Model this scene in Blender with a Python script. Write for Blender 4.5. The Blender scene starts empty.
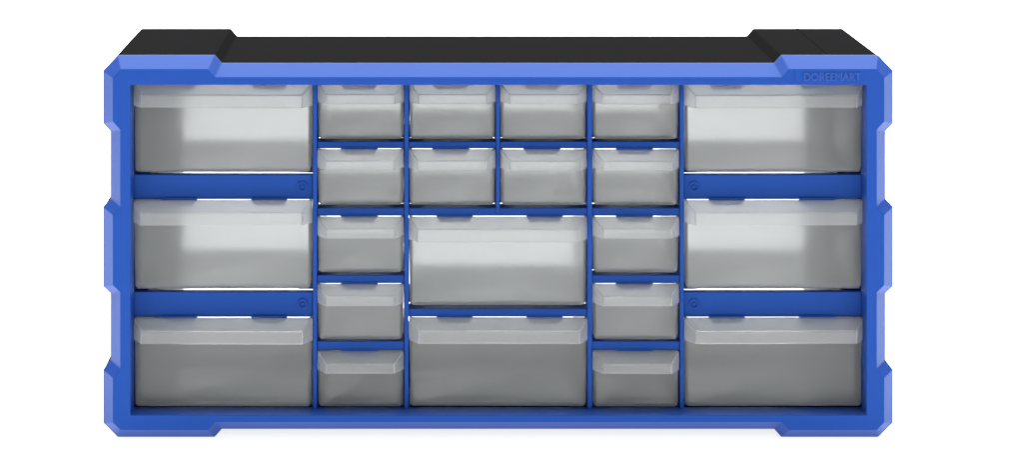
import bpy, bmesh, math

# ------------------------------------------------------------------ basics
S = 0.00064                    # metres per unit of measure (one unit = one photo pixel on the bezel plane)
CX = 499.0                     # measured centre of the cabinet
FLOOR_Y = 442.0                # measured level of the surface the cabinet stands on
DC, VX, VY = 3200.0, 422.0, -287.0   # camera distance and foot point, in the same units

scene = bpy.context.scene
COL = scene.collection


def V(x, y, d):
    """measured x (right), y (down), d (depth behind bezel front) -> metres"""
    return ((x - CX) * S, d * S, (FLOOR_Y - y) * S)


def rx(x, d):                  # a measured width position brought to its true depth
    return (x - VX) * (DC + d) / DC + VX


def ry(y, d):
    return (y - VY) * (DC + d) / DC + VY


# ------------------------------------------------------------------ materials
def new_mat(name):
    m = bpy.data.materials.new(name)
    m.use_nodes = True
    nt = m.node_tree
    return m, nt, nt.nodes['Principled BSDF']


def add_grain(nt, p, scale, strength, dist=0.0004, rough=None):
    tc = nt.nodes.new('ShaderNodeTexCoord')
    n = nt.nodes.new('ShaderNodeTexNoise')
    n.inputs['Scale'].default_value = scale
    n.inputs['Detail'].default_value = 3
    nt.links.new(tc.outputs['Object'], n.inputs['Vector'])
    b = nt.nodes.new('ShaderNodeBump')
    b.inputs['Strength'].default_value = strength
    b.inputs['Distance'].default_value = dist
    nt.links.new(n.outputs['Fac'], b.inputs['Height'])
    nt.links.new(b.outputs['Normal'], p.inputs['Normal'])
    if rough:
        n2 = nt.nodes.new('ShaderNodeTexNoise')
        n2.inputs['Scale'].default_value = 14
        n2.inputs['Detail'].default_value = 4
        nt.links.new(tc.outputs['Object'], n2.inputs['Vector'])
        mr = nt.nodes.new('ShaderNodeMapRange')
        mr.inputs['To Min'].default_value = rough[0]
        mr.inputs['To Max'].default_value = rough[1]
        nt.links.new(n2.outputs['Fac'], mr.inputs['Value'])
        nt.links.new(mr.outputs['Result'], p.inputs['Roughness'])


BLUE, nt, p = new_mat('blue_plastic')
p.inputs['Base Color'].default_value = (0.0115, 0.050, 0.255, 1)
p.inputs['Roughness'].default_value = 0.42
p.inputs['Specular IOR Level'].default_value = 0.105
p.inputs['Specular Tint'].default_value = (0.50, 0.82, 1.0, 1)
add_grain(nt, p, 900, 0.10, rough=(0.36, 0.46))

BLUE_L, nt, p = new_mat('raised_letter_plastic')
p.inputs['Base Color'].default_value = (0.0120, 0.055, 0.272, 1)
p.inputs['Roughness'].default_value = 0.38
p.inputs['Specular IOR Level'].default_value = 0.2

BLACK, nt, p = new_mat('black_plastic')
p.inputs['Base Color'].default_value = (0.0092, 0.0092, 0.0096, 1)
p.inputs['Roughness'].default_value = 0.7
p.inputs['Specular IOR Level'].default_value = 0.0
add_grain(nt, p, 700, 0.16, rough=(0.85, 0.95))


def clear_plastic(name, rough, tint, milk, fres):
    """frosted polypropylene: rough see-through mixed with a little milky scatter"""
    m, nt, p = new_mat(name)
    p.inputs['Base Color'].default_value = tint
    p.inputs['Roughness'].default_value = rough
    p.inputs['IOR'].default_value = fres
    p.inputs['Transmission Weight'].default_value = 1.0
    add_grain(nt, p, 120, 0.001, rough=(rough * 0.85, rough * 1.15))
    out = nt.nodes['Material Output']
    tr = nt.nodes.new('ShaderNodeBsdfTranslucent')
    tr.inputs['Color'].default_value = (0.88, 0.90, 0.90, 1)
    df = nt.nodes.new('ShaderNodeBsdfDiffuse')
    df.inputs['Color'].default_value = (0.80, 0.82, 0.82, 1)
    mx = nt.nodes.new('ShaderNodeMixShader')
    mx.inputs[0].default_value = 0.18
    nt.links.new(tr.outputs[0], mx.inputs[1])
    nt.links.new(df.outputs[0], mx.inputs[2])
    m2 = nt.nodes.new('ShaderNodeMixShader')
    m2.inputs[0].default_value = milk
    nt.links.new(p.outputs[0], m2.inputs[1])
    nt.links.new(mx.outputs[0], m2.inputs[2])
    nt.links.new(m2.outputs[0], out.inputs['Surface'])
    return m


FROST = clear_plastic('frosted_plastic', 0.165, (0.485, 0.49, 0.49, 1), 0.25, 1.32)
LIP = clear_plastic('clear_plastic', 0.17, (0.93, 0.935, 0.94, 1), 0.20, 1.40)

WHITE, nt, p = new_mat('white_sweep')
p.inputs['Base Color'].default_value = (0.92, 0.92, 0.92, 1)
p.inputs['Roughness'].default_value = 0.8
p.inputs['Specular IOR Level'].default_value = 0.2
add_grain(nt, p, 60, 0.03)
# added glow: lifts the sweep to white and washes out the contact shadow
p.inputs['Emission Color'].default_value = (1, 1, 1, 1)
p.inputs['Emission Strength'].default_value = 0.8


# ------------------------------------------------------------------ object helpers
def link_mesh(name, bm, mat, parent=None, smooth=False, bevel=0.0, seg=2):
    bmesh.ops.recalc_face_normals(bm, faces=bm.faces)
    me = bpy.data.meshes.new(name)
    bm.to_mesh(me)
    bm.free()
    me.materials.append(mat)
    o = bpy.data.objects.new(name, me)
    COL.objects.link(o)
    if parent:
        o.parent = parent
    if smooth:
        for f in me.polygons:
            f.use_smooth = True
        me.set_sharp_from_angle(angle=math.radians(32))
    if bevel:
        b = o.modifiers.new('edge', 'BEVEL')
        b.width = bevel
        b.segments = seg
        b.limit_method = 'ANGLE'
        b.angle_limit = math.radians(25)
        b.harden_normals = False
    return o


def box(bm, x0, x1, y0, y1, d0, d1):
    vs = [bm.verts.new(V(x, y, d)) for d in (d0, d1) for y in (y0, y1) for x in (x0, x1)]
    for f in ((0, 1, 3, 2), (4, 6, 7, 5), (0, 4, 5, 1), (2, 3, 7, 6), (0, 2, 6, 4), (1, 5, 7, 3)):
        bm.faces.new([vs[i] for i in f])
    return vs


def rings(bm, loops, close=True):
    """skin a list of equally long loops of points"""
    rv = [[bm.verts.new(q) for q in lp] for lp in loops]
    n = len(rv[0])
    pairs = list(zip(rv, rv[1:]))
    if close:
        pairs.append((rv[-1], rv[0]))
    for a, b in pairs:
        for i in range(n):
            j = (i + 1) % n
            bm.faces.new((a[i], a[j], b[j], b[i]))
    return rv


def empty(name, loc=(0, 0, 0)):
    o = bpy.data.objects.new(name, None)
    o.empty_display_size = 0.05
    o.location = loc
    COL.objects.link(o)
    return o


# ------------------------------------------------------------------ setting: white studio sweep
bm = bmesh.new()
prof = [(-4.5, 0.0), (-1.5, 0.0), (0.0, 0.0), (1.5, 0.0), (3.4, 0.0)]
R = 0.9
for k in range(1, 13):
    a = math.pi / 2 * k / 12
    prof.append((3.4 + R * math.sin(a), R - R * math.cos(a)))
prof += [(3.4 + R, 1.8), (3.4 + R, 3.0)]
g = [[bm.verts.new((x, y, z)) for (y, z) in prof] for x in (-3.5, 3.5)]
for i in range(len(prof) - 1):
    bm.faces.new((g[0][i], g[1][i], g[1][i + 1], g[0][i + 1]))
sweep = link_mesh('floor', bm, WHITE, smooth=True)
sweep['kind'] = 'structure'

# ------------------------------------------------------------------ the cabinet
cab = empty('organizer_cabinet')
cab['label'] = 'wide blue and black plastic parts cabinet with a stepped blue front frame holding clear drawers'
cab['category'] = 'storage cabinet'

DB = 30.0                       # depth of the bezel's chamfer, and of the lattice face
DK = 296.0                      # depth of the back

# outer outline (as measured at the back edge of the chamfer), clockwise from top left
right_half = [(775, 63), (782, 55), (879, 55), (893.7, 70.5), (893.7, 123.5), (886.3, 131.5), (886.3, 199),
              (893.7, 206.5), (893.7, 286.5), (886.3, 293.5), (886.3, 360), (893.7, 369.5), (893.7, 423),
              (879, 437), (782, 437), (775, 429)]
DCH = 22.0                      # depth of the chamfer itself
rh = [(rx(x, DCH), ry(y, DCH)) for x, y in right_half]
lh = [(2 * CX - x, y) for x, y in reversed(rh)]
OUT = rh + lh                   # closed polygon


def offset_poly(P, t):
    """inward offset of a clockwise (y down) polygon by t with mitres"""
    n = len(P)
    res = []
    for i in range(n):
        p0, p1, p2 = P[i - 1], P[i], P[(i + 1) % n]

        def nrm(a, b):
            dx, dy = b[0] - a[0], b[1] - a[1]
            L = math.hypot(dx, dy)
            return (-dy / L, dx / L)
        n1, n2 = nrm(p0, p1), nrm(p1, p2)
        k = 1 + n1[0] * n2[0] + n1[1] * n2[1]
        res.append((p1[0] + t * (n1[0] + n2[0]) / k, p1[1] + t * (n1[1] + n2[1]) / k))
    return res


CH = 12.0
FLAT = offset_poly(OUT, CH)
IN_L, IN_R, IN_T, IN_B = 130.5, 867.5, 85.0, 415.3      # bezel opening


def ray_to_rect(q):
    """put an outline corner onto the rectangular opening"""
    x = min(max(q[0], IN_L), IN_R)
    y = min(max(q[1], IN_T), IN_B)
    return (x, y)


# the opening as a loop with the same number of points as the outline
n_out = len(OUT)
INNER = []
for i, q in enumerate(FLAT):
    x, y = ray_to_rect(q)
    # left and right flanks sit on the side of the opening, top and bottom on its edges
    INNER.append((x, y))
# exact corners
def nearest(corner):
    best = min(range(n_out), key=lambda i: (FLAT[i][0] - corner[0]) ** 2 + (FLAT[i][1] - corner[1]) ** 2)
    return best


bm = bmesh.new()
loops = [
    [V(x, y, DCH + 1.5) for x, y in OUT],
    [V(x, y, DCH) for x, y in OUT],
    [V(x, y, 0) for x, y in FLAT],
]
rv = rings(bm, loops, close=False)
# front flat with hole: fill between the outline and a finely placed rectangular loop
def rect_loop(x0, x1, y0, y1, d):
    return [V(x0, y0, d), V(x1, y0, d), V(x1, y1, d), V(x0, y1, d)]
ri = rings(bm, [rect_loop(IN_L, IN_R, IN_T, IN_B, 0), rect_loop(IN_L + 0.8, IN_R - 0.8, IN_T, IN_B - 0.8, DB + 5)], close=False)


def fill_with_hole(bm, outer, inner):
    edges = []
    for lp in (outer, inner):
        for i in range(len(lp)):
            e = bm.edges.get((lp[i], lp[(i + 1) % len(lp)])) or bm.edges.new((lp[i], lp[(i + 1) % len(lp)]))
            edges.append(e)
    bmesh.ops.triangle_fill(bm, use_beauty=True, use_dissolve=False, edges=edges)


fill_with_hole(bm, rv[2], ri[0])
fill_with_hole(bm, rv[0], ri[1])
bmesh.ops.dissolve_limit(bm, angle_limit=0.001, verts=bm.verts, edges=bm.edges)
frame = link_mesh('front_frame', bm, BLUE, cab, bevel=1.1 * S, seg=2)

# raised plate and brand lettering on the top right of the frame
bm = bmesh.new()
pl = [(795.5, 70.2), (864, 70.2), (864, 82.5), (795.5, 82.5)]
q = rings(bm, [[V(x, y, 0.5) for x, y in pl], [V(x, y, -0.45) for x, y in pl]], close=False)
bm.faces.new(q[0])
bm.faces.new(q[1])
plate = link_mesh('logo_plate', bm, BLUE, frame, bevel=0.4 * S)

def text_mesh(name, body, x, y, size, width, mat, parent, d, depth):
    cu = bpy.data.curves.new(name, 'FONT')
    cu.body = body
    cu.size = 1.0
    cu.extrude = 0.42
    cu.bevel_depth = 0.035
    cu.bevel_resolution = 1
    t = bpy.data.objects.new(name, cu)
    COL.objects.link(t)
    bpy.context.view_layer.update()
    dg = bpy.context.evaluated_depsgraph_get()
    me = bpy.data.meshes.new_from_object(t.evaluated_get(dg))
    bpy.data.objects.remove(t)
    xs = [v.co.x for v in me.vertices]
    ys = [v.co.y for v in me.vertices]
    w, h = max(xs) - min(xs), max(ys) - min(ys)
    for v in me.vertices:
        px = x + (v.co.x - min(xs)) / w * width
        py = y - (v.co.y - min(ys)) / h * size
        v.co = V(px, py, d + v.co.z * -depth)
    me.materials.clear()
    me.materials.append(mat)
    o = bpy.data.objects.new(name, me)
    COL.objects.link(o)
    o.parent = parent
    return o


text_mesh('brand_lettering', 'DOREEMART', 804.5, 81.0, 8.4, 57.5, BLUE_L, frame, -0.45, 2.6)

# housing: black shell with a stepped outline and an open back
bm = bmesh.new()
HO = offset_poly(OUT, 0.5)
HI = offset_poly(OUT, 8.0)
D1 = DCH + 1.7
# back plate opening
BX0, BX1, BY0, BY1 = 161.6, 840.0, 84.0, 379.0
rv = rings(bm, [[V(x, y, D1) for x, y in HI], [V(x, y, D1) for x, y in HO], [V(x, y, DK) for x, y in HO]], close=False)
rv2 = rings(bm, [[V(x, y, DK - 6) for x, y in HI], [V(x, y, D1 + 0.01) for x, y in HI]], close=False)
for i in range(n_out):          # weld the inner wall to the front rim
    pass
ri = rings(bm, [rect_loop(BX0, BX1, BY0, BY1, DK), rect_loop(BX0, BX1, BY0, BY1, DK - 6)], close=False)
fill_with_hole(bm, rv[2], ri[0])
fill_with_hole(bm, rv2[0], ri[1])
bmesh.ops.remove_doubles(bm, verts=bm.verts, dist=0.02 * S)
bmesh.ops.dissolve_limit(bm, angle_limit=0.001, verts=bm.verts, edges=bm.edges)
housing = link_mesh('housing', bm, BLACK, cab, bevel=0.8 * S, seg=2)

# a moulded seam rib on the right top of the housing
bm = bmesh.new()
ytop = min(y for x, y in HO)
box(bm, 832, 833.6, ytop - 0.5, ytop + 1.0, D1 + 10, DK - 1)
link_mesh('seam_rib', bm, BLACK, housing)

# ------------------------------------------------------------------ blue lattice
L0, L1 = DB, DB + 14
def fx(x): return rx(x, DB)
def fy(y): return ry(y, DB)

GX0, GX1, GY0, GY1 = IN_L, IN_R, IN_T, IN_B
vdiv = [(313.2, 317.4, 80, 408), (680.4, 684.4, 80, 408), (404.8, 409.0, 80, 408), (587.8, 592.6, 80, 408),
        (496.5, 500.2, 80, 216)]
bm = bmesh.new()
for x0, x1, y0, y1 in vdiv:
    ya = GY0 - 0.0 if y0 == 80 else fy(y0)
    yb = GY1 - 0.4 if y1 == 408 else fy(y1) - 4
    box(bm, fx(x0), fx(x1), ya, yb, L0 - 3, L1 + 3)
link_mesh('upright_divider', bm, BLUE, cab, bevel=0.8 * S)

shelves = [  # x0, x1, y0, y1
    (None, 313.2, 174.6, 199.2), (None, 313.2, 291.8, 316.8),
    (684.4, None, 174.6, 199.2), (684.4, None, 291.8, 316.8),
    (317.4, 404.8, 141.8, 148.4), (408.6, 496.6, 141.8, 148.4), (500.0, 588.2, 141.8, 148.4), (592.2, 681.0, 141.8, 148.4),
    (317.4, 404.8, 208.2, 215.8), (408.6, 588.2, 208.2, 215.8), (592.2, 681.0, 208.2, 215.8),
    (317.4, 404.8, 275.2, 283.2), (592.2, 681.0, 275.2, 283.2), (317.4, 404.8, 341.2, 350.2), (592.2, 681.0, 341.2, 350.2),
    (408.6, 588.2, 308.8, 316.6)]
for x0, x1, y0, y1 in shelves:
    bm = bmesh.new()
    xa = IN_L + 0.2 if x0 is None else fx(x0)
    xb = IN_R - 0.2 if x1 is None else fx(x1)
    deep = (x0 is not None and x1 is not None and y0 > 100)
    rec = 3 if (x0 is None or x1 is None) else 0
    box(bm, xa, xb, ry(y0, L0 + rec), ry(y1, L0 + rec), L0 + rec, L1 + (16 if deep else -3) + rec)
    sh = link_mesh('shelf_bar', bm, BLUE, cab, bevel=0.9 * S)
    if x0 is None or x1 is None:        # a moulded screw ring near the inner end
        cxr = fx(302.5) if x0 is None else fx(694.8)
        cyr = fy((y0 + y1) / 2)
        bm = bmesh.new()
        N = 28
        lp = []
        LR = L0 + rec
        for r, d in ((5.2, LR + 0.2), (5.2, LR - 2.2), (3.6, LR - 2.2), (3.4, LR + 0.1)):
            lp.append([V(cxr + r * math.cos(2 * math.pi * k / N), cyr + r * math.sin(2 * math.pi * k / N), d) for k in range(N)])
        rings(bm, lp, close=True)
        r = 1.5
        lp = [[V(cxr + r * math.cos(2 * math.pi * k / N), cyr + r * math.sin(2 * math.pi * k / N), d) for k in range(N)]
              for d in (LR + 0.2, LR - 1.8)]
        q = rings(bm, lp, close=False)
        bm.faces.new(q[1])
        link_mesh('screw_ring', bm, BLUE, sh)

# ------------------------------------------------------------------ drawers
DW = 26.0                        # depth of a drawer's front wall
DEPTH = 235.0
T = 2.3


def rounded_rect(hw, d0, d1, r, n=4):
    pts = []
    for (cx, cd, a0) in ((hw - r, d0 + r, -90), (hw - r, d1 - r, 0), (-hw + r, d1 - r, 90), (-hw + r, d0 + r, 180)):
        for k in range(n + 1):
            a = math.radians(a0 + 90 * k / n)
            pts.append((cx + r * math.cos(a), cd + r * math.sin(a)))
    return pts


def make_drawer(name, w, h, hood_w, slope_h, strip_h, inset):
    """built round its own base: x centred, depth from the front wall, z up from the bottom"""
    root = empty(name)
    u = S
    bm = bmesh.new()
    r = 4.5
    loops = []
    def ring(ins, z):
        ins += 0.8 * (1 - z / h)            # moulding draft
        loops.append([(x * u, d * u, z * u) for x, d in rounded_rect(w / 2 - ins, ins, DEPTH - ins, max(r - ins, 0.8))])
    ring(5.2, 0); ring(2.6, 0.6); ring(0.8, 2.4); ring(0, 5.2); ring(0, h * 0.5); ring(0, h)
    ring(T, h); ring(T, h * 0.5); ring(T, T + 4.2); ring(T + 0.7, T + 1.9); ring(T + 2.0, T + 0.5); ring(T + 4.2, T)
    rv = rings(bm, loops, close=False)
    bm.faces.new(rv[0])
    bm.faces.new(rv[-1])
    b = link_mesh('bin', bm, FROST, root, smooth=True)
    # pull lip: three slanting facets round a front strip, open below
    bm = bmesh.new()
    p_ = 23.0
    z1 = h - 0.4
    z2 = z1 - slope_h
    z3 = z2 - strip_h
    hw = hood_w / 2
    iw = hw - inset
    def P(x, d, z): return bm.verts.new((x * u, d * u, z * u))
    a = [P(-hw, -0.3, z3), P(-hw, -0.3, z1), P(hw, -0.3, z1), P(hw, -0.3, z3)]
    c = [P(-iw, -p_, z3 + 0.4), P(-iw, -p_, z2), P(iw, -p_, z2), P(iw, -p_, z3 + 0.4)]
    bm.faces.new((a[0], a[1], c[1], c[0]))
    bm.faces.new((a[1], a[2], c[2], c[1]))
    bm.faces.new((a[2], a[3], c[3], c[2]))
    bm.faces.new((c[0], c[1], c[2], c[3]))
    lip = link_mesh('pull_lip', bm, LIP, root)
    s = lip.modifiers.new('thickness', 'SOLIDIFY')
    s.thickness = 1.7 * u
    s.offset = -1.0
    bv = lip.modifiers.new('edge', 'BEVEL')
    bv.width = 0.55 * u
    bv.segments = 2
    bv.limit_method = 'ANGLE'
    return root


def copy_tree(o, parent=None):
    c = o.copy()
    COL.objects.link(c)
    if parent:
        c.parent = parent
    for ch in list(o.children):
        copy_tree(ch, c)
    return c


import random
random.seed(11)
def bottom(y0, y1, h):
    """level of a drawer's underside: it hangs just below the bar above it"""
    if y0 < 90:
        return wy(y1 - 2.0)
    return min(wy(y1 - 0.6), max(wy(y0) + 1.1 + h, wy(y1 - 3.4)))


def wy(y): return ry(y, DW)
def wx(x): return rx(x, DW)

cols_s = [(317.4, 404.8), (409.0, 496.5), (500.2, 587.8), (592.6, 680.4)]
rows_s = [(83.6, 141.8), (148.4, 208.2), (215.8, 275.2), (283.2, 341.2), (350.2, 408.6)]
rows_l = [(83.6, 174.6), (199.2, 291.8), (316.8, 408.6)]

small = make_drawer('small_drawer', 86.9, 56.8, 87.4, 8.0, 10.2, 9.0)
large = make_drawer('large_drawer', 179.2, 90.0, 180.4, 8.5, 13.5, 9.0)
used = {}


def place(kind, xc, ybot, label, group):
    src = small if kind == 's' else large
    if kind not in used:
        o = src
        used[kind] = True
    else:
        o = copy_tree(src)
    # no two drawers are pushed home exactly alike
    o.location = V(xc + random.uniform(-0.25, 0.25), ybot + random.uniform(-0.2, 0.2), DW + random.uniform(-0.9, 0.6))
    o.rotation_euler = (0, random.uniform(-0.0025, 0.0025), random.uniform(-0.002, 0.002))
    o['label'] = label
    o['category'] = 'drawer'
    o['group'] = group
    return o


GS, GL = 'small clear drawers of the cabinet', 'large clear drawers of the cabinet'
row_name = ['top row', 'second row', 'third row', 'fourth row', 'bottom row']
S_LAB = {
    (0, 0): 'small frosted drawer in the top row, right beside the top left large drawer',
    (0, 1): 'small frosted drawer in the top row, second from the left of four',
    (0, 2): 'small frosted drawer in the top row, third from the left of four',
    (0, 3): 'small frosted drawer in the top row, beside the top right large drawer under the lettering',
    (1, 0): 'small frosted drawer in the second row, leftmost of its four',
    (1, 1): 'small frosted drawer above the left half of the wide central drawer',
    (1, 2): 'small frosted drawer above the right half of the wide central drawer',
    (1, 3): 'small frosted drawer in the second row, rightmost of its four',
    (2, 0): 'bright small frosted drawer left of the upper wide central drawer, third down its column',
    (2, 3): 'bright small frosted drawer right of the upper wide central drawer, third down its column',
    (3, 0): 'small frosted drawer fourth down the left narrow column, above the dark bottom one',
    (3, 3): 'small frosted drawer fourth down the right narrow column, above the dark bottom one',
    (4, 0): 'dark grey small drawer at the bottom of the left narrow column',
    (4, 3): 'dark grey small drawer at the bottom of the right narrow column',
}
tabs = []
for (r, c), lab in S_LAB.items():
    x0, x1 = cols_s[c]
    y0, y1 = rows_s[r]
    place('s', (wx(x0) + wx(x1)) / 2, bottom(y0, y1, 56.8), lab, GS)
    m = (x0 + x1) / 2 - 1.5
    tabs.append((m - 18.5, m + 18.5, y0))
L_LAB = [
    (133.0, 313.2, 0, 'large frosted drawer at the top left, glowing white with a dark left side'),
    (133.0, 313.2, 1, 'large frosted drawer in the left column between two blue shelf bars'),
    (133.0, 313.2, 2, 'dark grey large drawer at the bottom left corner'),
    (684.4, 865.0, 0, 'large frosted drawer at the top right under the embossed lettering'),
    (684.4, 865.0, 1, 'large frosted drawer in the right column between two blue shelf bars'),
    (684.4, 865.0, 2, 'dark grey large drawer at the bottom right corner'),
    (408.6, 588.2, 3, 'bright white wide drawer in the middle of the cabinet, upper of the central two'),
    (408.6, 588.2, 4, 'dark grey wide drawer at the bottom centre, under the bright central one'),
]
for x0, x1, r, lab in L_LAB:
    y0, y1 = (rows_l + [(215.8, 308.8), (316.6, 408.6)])[r]
    place('l', (wx(x0) + wx(x1)) / 2, bottom(y0, y1, 90.0), lab, GL)
    if x0 < 600:
        offs = (46.5, 136.5)
    else:
        offs = (43.0, 133.5)
    for o_ in offs:
        tabs.append((x0 + o_ - 18, x0 + o_ + 18, y0))

# stop tabs hanging from the bars behind each drawer front
for x0, x1, y in tabs:
    bm = bmesh.new()
    dt0, dt1 = DW + 2.3, DW + 5.0
    ya = fy(y) - 1.0
    yb = fy(y) + 6.6
    pts = [(fx(x0), ya), (fx(x1), ya), (fx(x1), ya + 2), (fx(x1) - 4, yb), (fx(x0) + 4, yb), (fx(x0), ya + 2)]
    q = rings(bm, [[V(x, yy, dt0) for x, yy in pts], [V(x, yy, dt1) for x, yy in pts]], close=False)
    bm.faces.new(q[0])
    bm.faces.new(q[1])
    link_mesh('stop_tab', bm, BLUE, cab)

# guide rails that carry the drawers: L strips running back under both sides of every drawer
cells = [(cols_s[c], rows_s[r]) for (r, c) in S_LAB] + \
        [((x0, x1), (rows_l + [(215.8, 308.8), (316.6, 408.6)])[r]) for x0, x1, r, _ in L_LAB]
for (x0, x1), (y0, y1) in cells:
    yb = bottom(y0, y1, 56.8 if x1 - x0 < 100 else 90.0)
    for side in (0, 1):
        bm = bmesh.new()
        xe = wx(x0) if side == 0 else wx(x1)
        sgn = 1 if side == 0 else -1
        a, b = sorted((xe + sgn * 0.2, xe + sgn * 15))
        deep = (x1 - x0 < 100 or x0 == 408.6) and 100 < y1 < 400
        box(bm, a, b, yb + 0.3, yb + 2.2, L1 + (17 if deep else -2), L1 + (110 if deep else 70))
        a, b = sorted((xe - sgn * 0.8, xe + sgn * 0.8))
        box(bm, a, b, yb - (56 if x1 - x0 < 100 else 70), yb + 2.6, L1 - 2, L1 + 70)  # upright flange made tall to block backlight in the side gaps
        link_mesh('guide_rail', bm, BLUE, cab)

# ------------------------------------------------------------------ lamps
def area(name, loc, target, sx, sy, power, col=(1, 1, 1)):
    l = bpy.data.lights.new(name, 'AREA')
    l.shape = 'RECTANGLE'
    l.size, l.size_y = sx, sy
    l.energy = power
    l.color = col
    o = bpy.data.objects.new(name, l)
    COL.objects.link(o)
    o.location = loc
    from mathutils import Vector
    d = Vector(target) - Vector(loc)
    o.rotation_euler = d.to_track_quat('-Z', 'Y').to_euler()
    return o


area('overhead_softbox', (0, 1.5, 2.6), (0, 1.5, 0), 5.0, 4.6, 420)
area('front_fill', (0.15, -2.6, 0.95), (0, 0, 0.15), 2.0, 1.2, 24)  # added fill lamp behind the camera, lightens the recessed lattice
area('background_softbox', (0, 2.6, 2.6), (0, 3.6, 0.2), 4.0, 1.2, 50)

w = bpy.data.worlds.new('World')
scene.world = w
w.use_nodes = True
bg = w.node_tree.nodes['Background']
bg.inputs['Color'].default_value = (1, 1, 1, 1)
bg.inputs['Strength'].default_value = 0.35

# ------------------------------------------------------------------ camera
cam = bpy.data.cameras.new('Camera')
co = bpy.data.objects.new('Camera', cam)
COL.objects.link(co)
co.location = V(VX, VY, -DC)
co.rotation_euler = (math.radians(90), 0, 0)
cam.sensor_width = 36
cam.lens = DC / 1024 * 36
cam.shift_x = (512 - VX) / 1024
cam.shift_y = -(236.5 - VY) / 1024
cam.clip_start = 0.05
cam.clip_end = 50
scene.camera = co

scene.view_settings.view_transform = 'Standard'
scene.view_settings.look = 'None'
scene.view_settings.exposure = 0
scene.view_settings.gamma = 1
scene.render.engine = 'CYCLES'
scene.cycles.use_denoising = True
scene.cycles.max_bounces = 24
scene.cycles.transmission_bounces = 20
scene.cycles.transparent_max_bounces = 16
scene.cycles.diffuse_bounces = 5
scene.cycles.glossy_bounces = 6
scene.cycles.caustics_refractive = True
scene.cycles.sample_clamp_indirect = 6
